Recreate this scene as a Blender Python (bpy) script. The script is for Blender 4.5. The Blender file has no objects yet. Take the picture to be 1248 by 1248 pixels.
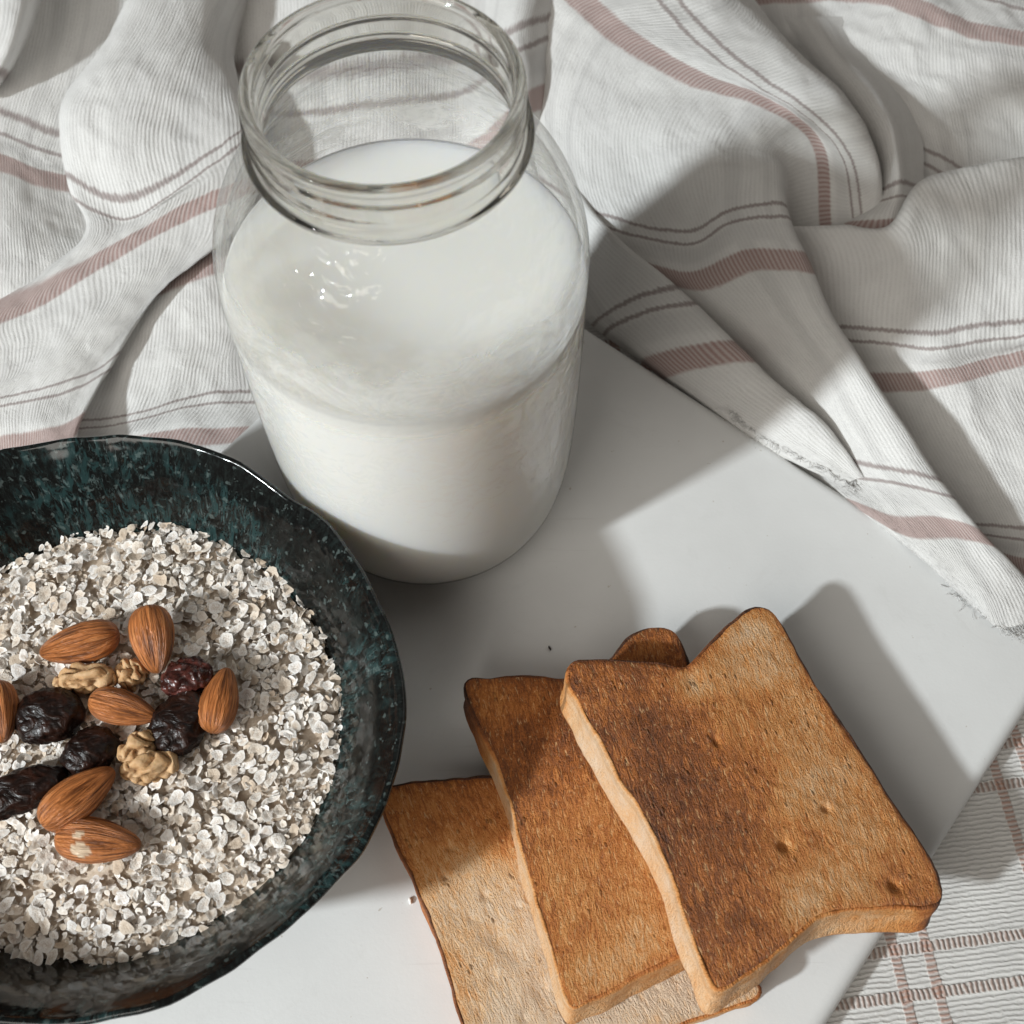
import bpy, math, random
import numpy as np
from mathutils import Vector, Matrix, noise, Euler

random.seed(7)
rng = np.random.default_rng(7)
CM = 0.01
SC = bpy.context.scene
COL = SC.collection

# ------------------------------------------------------------------ camera
CAM_H, CAM_DEP, CAM_F = 35.54, 62.0, 1450.0        # cm, degrees, px of a 1248 px frame
cam = bpy.data.cameras.new('camera')
cam.sensor_width = 36.0
cam.lens = 36.0 * CAM_F / 1248.0
cam.clip_start, cam.clip_end = 0.01, 50.0
cam.dof.use_dof = True
cam.dof.focus_distance = 0.345
cam.dof.aperture_fstop = 20.0
cam_ob = bpy.data.objects.new('camera', cam)
cam_ob.location = (0, 0, CAM_H * CM)
cam_ob.rotation_euler = (math.radians(90 - CAM_DEP), 0, 0)
COL.objects.link(cam_ob)
SC.camera = cam_ob

# ------------------------------------------------------------------ light
SUN_AZ, SUN_EL = math.radians(32.0), math.radians(32.5)
W = bpy.data.worlds.new('World')
SC.world = W
W.use_nodes = True
bg = W.node_tree.nodes['Background']
bg.inputs[0].default_value = (1.0, 0.94, 0.86, 1)
bg.inputs[1].default_value = 0.062


def lamp(name, loc, aim, size, power, color, shape='DISK'):
    l = bpy.data.lights.new(name, 'AREA')
    l.shape = shape
    l.size = size
    l.energy = power
    l.color = color
    o = bpy.data.objects.new(name, l)
    o.location = loc
    o.rotation_euler = (Vector(aim) - Vector(loc)).to_track_quat('-Z', 'Y').to_euler()
    COL.objects.link(o)
    return o


_d = Vector((math.cos(SUN_EL) * math.cos(SUN_AZ), math.cos(SUN_EL) * math.sin(SUN_AZ), -math.sin(SUN_EL)))
_c = Vector((0.02, 0.16, 0.0))
lamp('window_sunlight', _c - _d * 3.0, _c, 0.18, 90.0, (0.93, 1.0, 1.03))
lamp('window_skylight', (-0.85, -1.0, 1.3), (0.0, 0.15, 0.0), 1.1, 16.0, (1.0, 0.955, 0.88), 'SQUARE')
lamp('room_fill_lamp', (1.1, 1.2, 1.7), (0.0, 0.15, 0.0), 1.8, 5.5, (1.0, 0.945, 0.865), 'SQUARE')  # added area lamp that fills the shadows in place of bounced room light

SC.view_settings.view_transform = 'Standard'
SC.view_settings.look = 'None'
SC.view_settings.exposure = 0.0
SC.view_settings.gamma = 1.0
SC.cycles.max_bounces = 14
SC.cycles.transparent_max_bounces = 24
SC.cycles.transmission_bounces = 12

# ------------------------------------------------------------------ helpers
_dep = math.radians(CAM_DEP)
_R = np.array([[1, 0, 0], [0, math.sin(_dep), math.cos(_dep)], [0, math.cos(_dep), -math.sin(_dep)]])
_C = np.array([0, 0, CAM_H])


def ray(px, py):
    return np.array([px - 624.0, 624.0 - py, CAM_F]) @ _R


def at(px, py, z=0.0):
    """point of the place (cm) seen at a photograph pixel, at height z over the board"""
    v = ray(px, py)
    return _C + v * ((z - CAM_H) / v[2])


def at_plane(px, py, pl):
    """the same on the plane z = a + b x + c y"""
    v = ray(px, py)
    a, b, c = pl
    t = (a + b * _C[0] + c * _C[1] - _C[2]) / (v[2] - b * v[0] - c * v[1])
    return _C + v * t


def mesh_obj(name, verts, faces, mat, parent=None, loc=(0, 0, 0), smooth=True, uv=None, attrs=None, me_only=False):
    """verts in cm (world, or relative to loc when parent is None and loc given)"""
    me = bpy.data.meshes.new(name)
    me.from_pydata((np.asarray(verts, float) * CM).tolist(), [], [list(map(int, f)) for f in faces])
    if uv is not None:
        lay = me.uv_layers.new(name='uv')
        idx = np.zeros(len(me.loops), np.int32)
        me.loops.foreach_get('vertex_index', idx)
        lay.data.foreach_set('uv', np.asarray(uv, np.float32)[idx].ravel())
    for k, v in (attrs or {}).items():
        a = me.attributes.new(k, 'FLOAT', 'POINT')
        a.data.foreach_set('value', np.asarray(v, np.float32))
    if smooth:
        me.polygons.foreach_set('use_smooth', [True] * len(me.polygons))
    for m in (mat if isinstance(mat, (list, tuple)) else [mat]):
        me.materials.append(m)
    me.update()
    if me_only:
        return me
    o = bpy.data.objects.new(name, me)
    COL.objects.link(o)
    if parent:
        o.parent = parent
    o.location = Vector(loc) * CM
    return o


def tag(o, label=None, cat=None, group=None, kind=None):
    for k, v in (('label', label), ('category', cat), ('group', group), ('kind', kind)):
        if v:
            o[k] = v
    return o


def thing(name, loc, label, cat, group=None):
    o = bpy.data.objects.new(name, None)
    o.empty_display_size = 0.01
    o.location = Vector(loc) * CM
    COL.objects.link(o)
    return tag(o, label, cat, group)


def grid_faces(nr, nc, wrap_c=False, off=0):
    f = []
    for i in range(nr - 1):
        for j in range(nc if wrap_c else nc - 1):
            k = (j + 1) % nc
            f.append((off + i * nc + j, off + i * nc + k, off + (i + 1) * nc + k, off + (i + 1) * nc + j))
    return f


def lathe(profile, n=128, rfun=None, zfun=None):
    """profile of (r, z); open ends at r=0 are closed with a fan"""
    V = []
    for i, (r, z) in enumerate(profile):
        for j in range(n):
            a = 2 * math.pi * j / n
            rr = r if rfun is None else rfun(r, z, a, i)
            zz = z if zfun is None else zfun(r, z, a, i)
            V.append((rr * math.cos(a), rr * math.sin(a), zz))
    F = grid_faces(len(profile), n, True)
    return V, F


def smooth_profile(pts, per=8):
    P = np.array(pts, float)
    return catmull(P, per)


def catmull(P, per, closed=False):
    P = np.asarray(P, float)
    n = len(P)
    if closed:
        E = np.vstack([P[-1], P, P[0], P[1]])
        segs = n
    else:
        E = np.vstack([2 * P[0] - P[1], P, 2 * P[-1] - P[-2]])
        segs = n - 1
    t = np.linspace(0, 1, per, endpoint=False)[:, None]
    out = []
    for i in range(segs):
        p0, p1, p2, p3 = E[i], E[i + 1], E[i + 2], E[i + 3]
        out.append(0.5 * (2 * p1 + (p2 - p0) * t + (2 * p0 - 5 * p1 + 4 * p2 - p3) * t ** 2 + (3 * p1 - p0 - 3 * p2 + p3) * t ** 3))
    if not closed:
        out.append(P[-1:])
    return np.vstack(out)


def nz(x, y, z=0.0, s=1.0):
    return noise.noise(Vector((x * s, y * s, z * s)))


# ---- material helper
class NT:
    def __init__(self, name):
        self.m = bpy.data.materials.new(name)
        self.m.use_nodes = True
        self.t = self.m.node_tree
        self.t.nodes.clear()
        self.out = self.t.nodes.new('ShaderNodeOutputMaterial')

    def n(self, typ, **kw):
        nd = self.t.nodes.new('ShaderNode' + typ)
        for k, v in kw.items():
            setattr(nd, k, v)
        return nd

    def link(self, a, b):
        self.t.links.new(a, b)

    def put(self, sock, v):
        if v is None:
            return
        if isinstance(v, bpy.types.NodeSocket):
            self.link(v, sock)
        elif isinstance(v, (tuple, list)) and sock.type == 'RGBA' and len(v) == 3:
            sock.default_value = (*v, 1)
        else:
            sock.default_value = v

    def math(self, op, a, b=None, c=None, clamp=False):
        nd = self.n('Math', operation=op, use_clamp=clamp)
        self.put(nd.inputs[0], a)
        self.put(nd.inputs[1], b)
        if c is not None:
            self.put(nd.inputs[2], c)
        return nd.outputs[0]

    def mix(self, fac, a, b, blend='MIX'):
        nd = self.n('Mix', data_type='RGBA', blend_type=blend)
        self.put(nd.inputs[0], fac)
        self.put(nd.inputs[6], a)
        self.put(nd.inputs[7], b)
        return nd.outputs[2]

    def noise(self, vec, scale, detail=3, rough=0.55, dist=0.0):
        nd = self.n('TexNoise')
        if vec is not None:
            self.link(vec, nd.inputs['Vector'])
        nd.inputs['Scale'].default_value = scale
        nd.inputs['Detail'].default_value = detail
        nd.inputs['Roughness'].default_value = rough
        nd.inputs['Distortion'].default_value = dist
        return nd.outputs[0]

    def ramp(self, fac, stops):
        nd = self.n('ValToRGB')
        el = nd.color_ramp.elements
        while len(el) < len(stops):
            el.new(0.5)
        for e, (p, c) in zip(el, stops):
            e.position = p
            e.color = (*c, 1) if len(c) == 3 else c
        self.put(nd.inputs[0], fac)
        return nd.outputs[0]

    def rng(self, v, a, b, c=0.0, d=1.0, smooth=True):
        nd = self.n('MapRange')
        nd.interpolation_type = 'SMOOTHSTEP' if smooth else 'LINEAR'
        nd.clamp = True
        self.put(nd.inputs[0], v)
        for i, x in enumerate((a, b, c, d)):
            nd.inputs[i + 1].default_value = x
        return nd.outputs[0]

    def bump(self, h, dist, strength=1.0, normal=None):
        nd = self.n('Bump')
        nd.inputs['Strength'].default_value = strength
        nd.inputs['Distance'].default_value = dist
        self.put(nd.inputs['Height'], h)
        if normal is not None:
            self.link(normal, nd.inputs['Normal'])
        return nd.outputs[0]

    def vscale(self, vec, s):
        nd = self.n('VectorMath', operation='MULTIPLY')
        self.link(vec, nd.inputs[0])
        nd.inputs[1].default_value = s
        return nd.outputs[0]

    def attr(self, name):
        return self.n('Attribute', attribute_name=name).outputs['Fac']

    def pbsdf(self, **kw):
        b = self.n('BsdfPrincipled')
        for k, v in kw.items():
            self.put(b.inputs[k.replace('_', ' ')], v)
        self.link(b.outputs[0], self.out.inputs[0])
        return b

    def obj(self):
        return self.n('TexCoord').outputs['Object']

    def uv(self):
        return self.n('UVMap', uv_map='uv').outputs[0]


# ------------------------------------------------------------------ materials
def cloth_material():
    """white linen towel: ribs across mauve stripes, uv in cm (u along the stripes, v across)"""
    k = NT('towel_linen')
    uv = k.uv()
    sep = k.n('SeparateXYZ')
    k.link(uv, sep.inputs[0])
    u, v = sep.outputs[0], sep.outputs[1]
    wob = k.math('MULTIPLY', k.math('SUBTRACT', k.noise(uv, 6.0, 2), 0.5), 0.10)
    ribph = k.math('ADD', k.math('MULTIPLY', u, 2 * math.pi / 0.136), k.math('MULTIPLY', k.noise(uv, 0.8, 2), 1.6))
    rib = k.math('MULTIPLY_ADD', k.math('SINE', ribph), 0.5, 0.5)
    rib_step = k.math('MULTIPLY', k.math('SUBTRACT', rib, 0.5), 0.022)
    vv = k.math('ADD', k.math('ADD', v, wob), rib_step)
    vm = k.math('SUBTRACT', k.math('FLOORED_MODULO', k.math('ADD', vv, 3.0), 6.0), 3.0)

    def band(x, c, hw, soft):
        a = k.math('ABSOLUTE', k.math('SUBTRACT', x, c))
        return k.rng(a, hw + soft, hw - soft)
    thick = band(vm, 0.0, 0.32, 0.06)
    thin = k.math('MAXIMUM', band(vm, 1.36, 0.05, 0.035), band(vm, 1.74, 0.05, 0.035))
    grey = k.math('MULTIPLY', band(vm, 0.92, 0.30, 0.12), 0.16)
    um = k.math('SUBTRACT', k.math('FLOORED_MODULO', u, 6.5), 3.2)
    greyu = k.math('MULTIPLY', k.math('MAXIMUM', band(um, 0.0, 0.28, 0.1), band(um, 1.1, 0.12, 0.08)), 0.16)
    fine = k.noise(k.vscale(uv, (60, 14, 1)), 1.0, 2)
    fine2 = k.noise(k.vscale(uv, (14, 50, 1)), 1.0, 2)
    blotch = k.noise(uv, 0.5, 3)
    base = k.mix(k.rng(blotch, 0.35, 0.7), (0.86, 0.845, 0.82), (0.80, 0.785, 0.765))
    base = k.mix(k.math('MAXIMUM', grey, greyu), base, (0.36, 0.35, 0.345))
    m = k.math('MULTIPLY', thick, k.math('MULTIPLY_ADD', k.math('SUBTRACT', 1.0, rib), 0.40, 0.52))
    m = k.math('MULTIPLY', m, k.math('MULTIPLY_ADD', fine2, 0.6, 0.65), clamp=True)
    base = k.mix(m, base, (0.37, 0.20, 0.172))
    m2 = k.math('MULTIPLY', thin, k.math('MULTIPLY_ADD', fine, 0.7, 0.35), clamp=True)
    base = k.mix(m2, base, (0.235, 0.16, 0.15))
    patch = k.rng(k.noise(uv, 1.1, 3, 0.6), 0.35, 0.65, 0.5, 1.0)
    valley = k.math('MULTIPLY', k.math('MULTIPLY', k.math('SUBTRACT', 1.0, rib), patch), k.rng(fine2, 0.35, 0.65, 0.05, 0.75))
    base = k.mix(k.math('MULTIPLY', valley, 0.36), base, (0.36, 0.34, 0.325))
    h = k.math('ADD', k.math('MULTIPLY', k.math('MULTIPLY', rib, patch), 0.7), k.math('MULTIPLY', k.math('ADD', fine, fine2), 0.8))
    nrm = k.bump(h, 0.00030, 0.75)
    nrm = k.bump(k.noise(uv, 1.7, 4, 0.55, 0.8), 0.0012, 0.5, nrm)
    b = k.pbsdf(Base_Color=base, Roughness=0.9, Normal=nrm)
    b.inputs['Sheen Weight'].default_value = 0.15
    b.inputs['Specular IOR Level'].default_value = 0.2
    # light that comes through the thin weave
    tr = k.n('BsdfTranslucent')
    k.put(tr.inputs[0], base)
    mx = k.n('MixShader')
    mx.inputs[0].default_value = 0.14
    k.link(b.outputs[0], mx.inputs[1])
    k.link(tr.outputs[0], mx.inputs[2])
    k.link(mx.outputs[0], k.out.inputs[0])
    return k.m


def tablecloth_material():
    k = NT('tablecloth_weave')
    uv = k.uv()
    sep = k.n('SeparateXYZ')
    k.link(uv, sep.inputs[0])
    wob = k.math('MULTIPLY', k.math('SUBTRACT', k.noise(uv, 4.0, 3), 0.5), 0.13)
    u, v = k.math('ADD', sep.outputs[0], wob), k.math('ADD', sep.outputs[1], wob)
    nq = k.math('MULTIPLY', k.noise(uv, 1.6, 2), 4.0)
    rib = k.math('MULTIPLY_ADD', k.math('SINE', k.math('ADD', k.math('MULTIPLY', v, 2 * math.pi / 0.145), nq)), 0.5, 0.5)
    pick = k.math('MULTIPLY_ADD', k.math('SINE', k.math('ADD', k.math('MULTIPLY', u, 2 * math.pi / 0.16), nq)), 0.5, 0.5)

    def band(x, c, hw, soft=0.03):
        a = k.math('ABSOLUTE', k.math('SUBTRACT', x, c))
        return k.rng(a, hw + soft, hw - soft)
    vm = k.math('FLOORED_MODULO', v, 5.6)
    um = k.math('FLOORED_MODULO', u, 4.6)
    hs = k.math('MAXIMUM', band(vm, 1.0, 0.15), band(vm, 2.25, 0.15))
    vs = k.math('MAXIMUM', band(um, 1.0, 0.15), band(um, 1.98, 0.15))
    fine = k.noise(k.vscale(uv, (22, 60, 1)), 1.0, 3)
    base = k.mix(k.rng(k.noise(uv, 0.6, 3), 0.3, 0.7), (0.80, 0.785, 0.755), (0.72, 0.705, 0.68))
    base = k.mix(k.math('MULTIPLY', k.math('SUBTRACT', 1.0, rib), k.math('MULTIPLY', fine, 0.55)), base, (0.32, 0.30, 0.285))
    base = k.mix(k.math('MULTIPLY', hs, k.math('MULTIPLY_ADD', pick, 0.62, 0.22)), base, (0.32, 0.20, 0.155))
    base = k.mix(k.math('MULTIPLY', vs, k.math('MULTIPLY_ADD', rib, 0.62, 0.2)), base, (0.42, 0.225, 0.165))
    hh = k.math('ADD', k.math('MULTIPLY', k.mix(hs, rib, pick), 1.0), k.math('MULTIPLY', fine, 0.7))
    hh = k.math('ADD', hh, k.math('MULTIPLY', k.math('MAXIMUM', hs, vs), 0.6))
    b = k.pbsdf(Base_Color=base, Roughness=0.9, Normal=k.bump(hh, 0.0005, 0.8))
    b.inputs['Specular IOR Level'].default_value = 0.2
    return k.m


def board_material():
    k = NT('board_white')
    o = k.obj()
    sp = k.noise(o, 900, 2)
    bl = k.noise(o, 18, 4)
    base = k.mix(k.rng(bl, 0.3, 0.75), (0.745, 0.745, 0.735), (0.68, 0.678, 0.668))
    base = k.mix(k.rng(sp, 0.70, 0.80, 0, 0.3), base, (0.5, 0.48, 0.45))
    sc = k.noise(k.vscale(o, (30, 700, 1)), 1.0, 3)
    base = k.mix(k.rng(sc, 0.66, 0.76, 0, 0.16), base, (0.45, 0.44, 0.42))
    base = k.mix(k.rng(k.noise(o, 45, 5, 0.7, 1.5), 0.55, 0.75, 0, 0.14), base, (0.50, 0.485, 0.46))
    base = k.mix(k.rng(k.noise(o, 330, 2), 0.735, 0.76, 0, 0.55), base, (0.40, 0.34, 0.27))
    h = k.math('ADD', k.math('MULTIPLY', sp, 0.5), k.math('MULTIPLY', k.noise(o, 250, 3), 0.6))
    k.pbsdf(Base_Color=base, Roughness=k.rng(bl, 0.2, 0.8, 0.42, 0.6), Normal=k.bump(h, 0.00012, 0.5))
    return k.m


def glaze_material():
    k = NT('bowl_glaze')
    uv = k.uv()
    o = k.obj()
    sp1 = k.noise(k.vscale(uv, (2.2, 1.0, 1)), 1.5, 7, 0.72, 0.8)
    sp2 = k.noise(k.vscale(uv, (4.0, 1.5, 1)), 1.8, 6, 0.75, 0.6)
    big = k.noise(o, 26, 5, 0.65)
    teal = k.math('MULTIPLY', k.rng(sp1, 0.47, 0.58), k.rng(big, 0.45, 0.58))
    pale = k.math('MULTIPLY', k.rng(sp2, 0.54, 0.66), k.rng(big, 0.47, 0.58))
    dark = k.mix(k.rng(k.noise(k.vscale(uv, (3.2, 1.3, 1)), 2.0, 6, 0.75, 0.8), 0.45, 0.62), (0.0055, 0.0055, 0.0052), (0.012, 0.015, 0.014))
    base = k.mix(teal, dark, (0.018, 0.040, 0.040))
    base = k.mix(k.math('MULTIPLY', pale, 0.75), base, (0.105, 0.145, 0.142))
    base = k.mix(k.math('MULTIPLY', k.rng(k.noise(o, 420, 2), 0.62, 0.7), 0.35), base, (0.15, 0.19, 0.18))
    rust = k.rng(k.noise(o, 60, 5, 0.7), 0.64, 0.74)
    base = k.mix(k.math('MULTIPLY', rust, 0.5), base, (0.05, 0.035, 0.022))
    h = k.math('ADD', k.math('MULTIPLY', k.noise(o, 150, 2), 0.35), k.noise(o, 55, 3, 0.5))
    b = k.pbsdf(Base_Color=base, Roughness=k.rng(sp1, 0.3, 0.7, 0.08, 0.15), Normal=k.bump(h, 0.0010, 0.45))
    b.inputs['Coat Weight'].default_value = 0.0
    b.inputs['Coat Roughness'].default_value = 0.06
    b.inputs['Specular IOR Level'].default_value = 0.45
    return k.m


def thin_glass_material():
    """wall of the jar as a thin sheet: clear, mirror like at grazing angles"""
    k = NT('jar_wall_glass')
    lw = k.n('LayerWeight')
    lw.inputs[0].default_value = 0.5
    f = k.math('MULTIPLY_ADD', k.math('POWER', lw.outputs['Facing'], 5.0), 0.75, 0.045)
    tr = k.n('BsdfTransparent')
    k.put(tr.inputs[0], k.mix(k.math('POWER', lw.outputs['Facing'], 4.0), (0.995, 0.995, 0.99), (0.80, 0.80, 0.78)))
    gl = k.n('BsdfGlossy')
    gl.inputs['Roughness'].default_value = 0.065
    o = k.obj()
    nb = k.bump(k.math('ADD', k.noise(k.vscale(o, (1, 1, 0.6)), 45, 2), k.math('MULTIPLY', k.noise(o, 150, 2, 0.5, 1.0), 0.45)), 0.0042, 0.6)
    k.link(nb, gl.inputs['Normal'])
    mx = k.n('MixShader')
    k.link(f, mx.inputs[0])
    k.link(tr.outputs[0], mx.inputs[1])
    k.link(gl.outputs[0], mx.inputs[2])
    k.link(mx.outputs[0], k.out.inputs[0])
    return k.m


def thick_glass_material():
    k = NT('jar_neck_glass')
    g = k.n('BsdfGlass')
    g.inputs['Color'].default_value = (0.92, 0.915, 0.895, 1)
    g.inputs['Roughness'].default_value = 0.0
    g.inputs['IOR'].default_value = 1.5
    tr = k.n('BsdfTransparent')
    tr.inputs[0].default_value = (0.97, 0.97, 0.96, 1)
    mx = k.n('MixShader')
    mx.inputs[0].default_value = 0.97
    k.link(tr.outputs[0], mx.inputs[1])
    k.link(g.outputs[0], mx.inputs[2])
    k.link(mx.outputs[0], k.out.inputs[0])
    return k.m


def milk_material():
    k = NT('milk')
    b = k.pbsdf(Base_Color=(0.875, 0.87, 0.84), Roughness=0.35)
    b.inputs['Subsurface Weight'].default_value = 1.0
    b.inputs['Subsurface Radius'].default_value = (1.0, 0.9, 0.72)
    b.inputs['Subsurface Scale'].default_value = 0.014
    return k.m


def milk_film_material():
    """thin streaky milk left on the inside of the glass"""
    k = NT('milk_film')
    o = k.obj()
    sw = k.noise(k.vscale(o, (1.0, 1.0, 2.2)), 42, 6, 0.66, 2.2)
    sm = k.noise(k.vscale(o, (1.0, 1.0, 1.0)), 160, 4, 0.6, 0.8)
    sep = k.n('SeparateXYZ')
    k.link(o, sep.inputs[0])
    up = k.rng(sep.outputs[2], 0.134, 0.118)
    low = k.math('MULTIPLY', k.rng(sep.outputs[2], 0.1165, 0.1085), k.rng(sep.outputs[2], 0.1000, 0.1080))
    below = k.rng(sep.outputs[2], 0.1070, 0.1090)
    a = k.math('MULTIPLY', k.rng(sw, 0.40, 0.66, 0.06, 0.62), up)
    a = k.math('ADD', a, k.math('MULTIPLY', k.rng(sm, 0.58, 0.75, 0, 0.16), up), clamp=True)
    front = k.rng(sep.outputs[1], 0.012, -0.030)
    veil = k.math('MULTIPLY', k.math('MULTIPLY', front, k.rng(sep.outputs[2], 0.135, 0.119)), k.rng(sw, 0.34, 0.68, 0.34, 0.82))
    a = k.math('MAXIMUM', a, veil)
    a = k.math('MULTIPLY', a, below)
    a = k.math('MAXIMUM', a, k.math('MULTIPLY', k.math('MULTIPLY', low, front), 0.93))
    d = k.n('BsdfDiffuse')
    d.inputs[0].default_value = (0.93, 0.925, 0.90, 1)
    t = k.n('BsdfTranslucent')
    t.inputs[0].default_value = (0.93, 0.925, 0.90, 1)
    m1 = k.n('MixShader')
    m1.inputs[0].default_value = 0.4
    k.link(d.outputs[0], m1.inputs[1])
    k.link(t.outputs[0], m1.inputs[2])
    tr = k.n('BsdfTransparent')
    m2 = k.n('MixShader')
    k.link(a, m2.inputs[0])
    k.link(tr.outputs[0], m2.inputs[1])
    k.link(m1.outputs[0], m2.inputs[2])
    k.link(m2.outputs[0], k.out.inputs[0])
    return k.m


def toast_material(name, side=False):
    k = NT(name)
    uv = k.uv()
    t = k.attr('toast')
    fib = k.noise(k.vscale(uv, (8.5, 2.2, 1)), 1.0, 6, 0.7, 1.3)
    fib2 = k.noise(k.vscale(uv, (14, 3.6, 1)), 1.0, 4, 0.6, 1.0)
    grain = k.noise(uv, 16, 3, 0.6)
    blot = k.noise(uv, 0.75, 5, 0.62)
    if side:
        v = k.math('ADD', t, k.math('MULTIPLY', k.math('SUBTRACT', k.noise(uv, 1.6, 5, 0.65), 0.5), 0.65))
        v = k.math('ADD', v, k.math('MULTIPLY', k.math('SUBTRACT', grain, 0.5), 0.32))
    else:
        v = k.math('ADD', t, k.math('MULTIPLY', k.math('SUBTRACT', blot, 0.5), 0.45))
        v = k.math('ADD', v, k.math('MULTIPLY', k.math('SUBTRACT', fib, 0.5), 0.95))
        v = k.math('ADD', v, k.math('MULTIPLY', k.math('SUBTRACT', grain, 0.5), 0.30))
    v = k.math('SUBTRACT', v, 0.05)
    base = k.ramp(v, [(0.0, (0.70, 0.53, 0.38)), (0.20, (0.68, 0.42, 0.225)), (0.40, (0.62, 0.265, 0.075)), (0.55, (0.47, 0.152, 0.031)), (0.68, (0.27, 0.082, 0.018)), (0.84, (0.135, 0.042, 0.012)), (1.0, (0.040, 0.016, 0.008))])
    if not side:
        fl = k.rng(fib2, 0.585, 0.65, 0, 0.95)
        base = k.mix(fl, base, k.mix(0.55, base, (0.78, 0.50, 0.24)))
        vor = k.n('TexVoronoi')
        k.link(k.vscale(uv, (4.0, 2.2, 1)), vor.inputs['Vector'])
        vor.inputs['Scale'].default_value = 1.0
        pore = k.math('MULTIPLY', k.rng(vor.outputs['Distance'], 0.24, 0.10), k.rng(k.noise(uv, 1.1, 2), 0.47, 0.6))
        base = k.mix(k.math('MULTIPLY', pore, 0.45), base, (0.10, 0.05, 0.022))
        h = k.math('SUBTRACT', k.math('ADD', k.math('MULTIPLY', fib, 1.0), k.math('MULTIPLY', fib2, 0.9)), k.math('MULTIPLY', pore, 0.9))
        h = k.math('ADD', h, k.math('MULTIPLY', grain, 0.6))
        nrm = k.bump(h, 0.0010, 0.8)
        rg = 0.5
    else:
        h = k.math('ADD', k.noise(uv, 4, 5), k.math('MULTIPLY', grain, 0.5))
        nrm = k.bump(h, 0.0014, 0.8)
        rg = 0.6
    b = k.pbsdf(Base_Color=base, Roughness=rg, Normal=nrm)
    b.inputs['Specular IOR Level'].default_value = 0.42
    return k.m


def oat_material(name, single):
    k = NT(name)
    o = k.obj()
    r = k.n('ObjectInfo').outputs['Random'] if single else k.attr('tone')
    base = k.ramp(r, [(0.0, (0.60, 0.49, 0.38)), (0.2, (0.77, 0.69, 0.60)), (0.5, (0.86, 0.815, 0.76)), (1.0, (0.90, 0.875, 0.85))])
    nn = k.noise(o, 520, 3, 0.6)
    cen = k.attr('core')
    base = k.mix(k.math('MULTIPLY', cen, k.rng(nn, 0.35, 0.65, 0.12, 0.70)), base, (0.47, 0.34, 0.235))
    base = k.mix(k.rng(nn, 0.6, 0.75, 0, 0.3), base, (0.52, 0.42, 0.33))
    b = k.pbsdf(Base_Color=base, Roughness=0.8, Normal=k.bump(nn, 0.0005, 0.6))
    b.inputs['Specular IOR Level'].default_value = 0.25
    return k.m


def almond_material():
    k = NT('almond_skin')
    uv = k.uv()
    st = k.noise(k.vscale(uv, (1.3, 17, 1)), 1.0, 3, 0.6, 0.8)
    st2 = k.noise(k.vscale(uv, (3.0, 40, 1)), 1.0, 3, 0.6, 0.2)
    ob = k.n('ObjectInfo').outputs['Random']
    base = k.ramp(st, [(0.31, (0.13, 0.038, 0.011)), (0.43, (0.36, 0.120, 0.034)), (0.56, (0.58, 0.20, 0.060)), (0.75, (0.70, 0.30, 0.11))])
    base = k.mix(k.rng(st2, 0.6, 0.72, 0, 0.4), base, (0.62, 0.36, 0.18))
    base = k.mix(k.math('MULTIPLY', ob, 0.18), base, (0.30, 0.10, 0.03))
    worn = k.attr('worn')
    base = k.mix(k.math('MULTIPLY', worn, k.rng(st, 0.3, 0.6, 0.5, 1.0)), base, (0.78, 0.62, 0.44))
    b = k.pbsdf(Base_Color=base, Roughness=0.38, Normal=k.bump(k.math('ADD', st, k.math('MULTIPLY', st2, 0.4)), 0.0016, 0.9))
    b.inputs['Specular IOR Level'].default_value = 0.35
    return k.m


def fruit_material(name, c1, c2, rough, spec=0.2):
    k = NT(name)
    o = k.obj()
    a = k.noise(k.vscale(o, (1, 1.6, 1)), 150, 3, 0.5, 1.4)
    b_ = k.noise(o, 900, 3)
    base = k.mix(k.rng(a, 0.35, 0.75), c1, c2)
    b = k.pbsdf(Base_Color=base, Roughness=k.rng(b_, 0.3, 0.7, rough - 0.08, rough + 0.15),
            Normal=k.bump(k.math('ADD', a, k.math('MULTIPLY', b_, 0.12)), 0.0014, 0.7))
    b.inputs['Specular IOR Level'].default_value = spec
    return k.m


def walnut_material():
    k = NT('walnut_flesh')
    o = k.obj()
    a = k.noise(o, 240, 4, 0.6)
    crease_amt = k.attr('crease')
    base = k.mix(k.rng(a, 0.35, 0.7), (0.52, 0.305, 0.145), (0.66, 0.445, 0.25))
    base = k.mix(k.math('MULTIPLY', crease_amt, 0.85), base, (0.19, 0.08, 0.022))  # the nut itself is browner along its creases
    base = k.mix(k.rng(k.noise(o, 110, 4, 0.7), 0.56, 0.66, 0, 0.7), base, (0.36, 0.20, 0.085))
    b = k.pbsdf(Base_Color=base, Roughness=0.55, Normal=k.bump(k.noise(o, 500, 4, 0.7), 0.0007, 0.7))
    b.inputs['Specular IOR Level'].default_value = 0.3
    b.inputs['Subsurface Weight'].default_value = 0.15
    b.inputs['Subsurface Radius'].default_value = (0.8, 0.4, 0.2)
    b.inputs['Subsurface Scale'].default_value = 0.002
    return k.m


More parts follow.
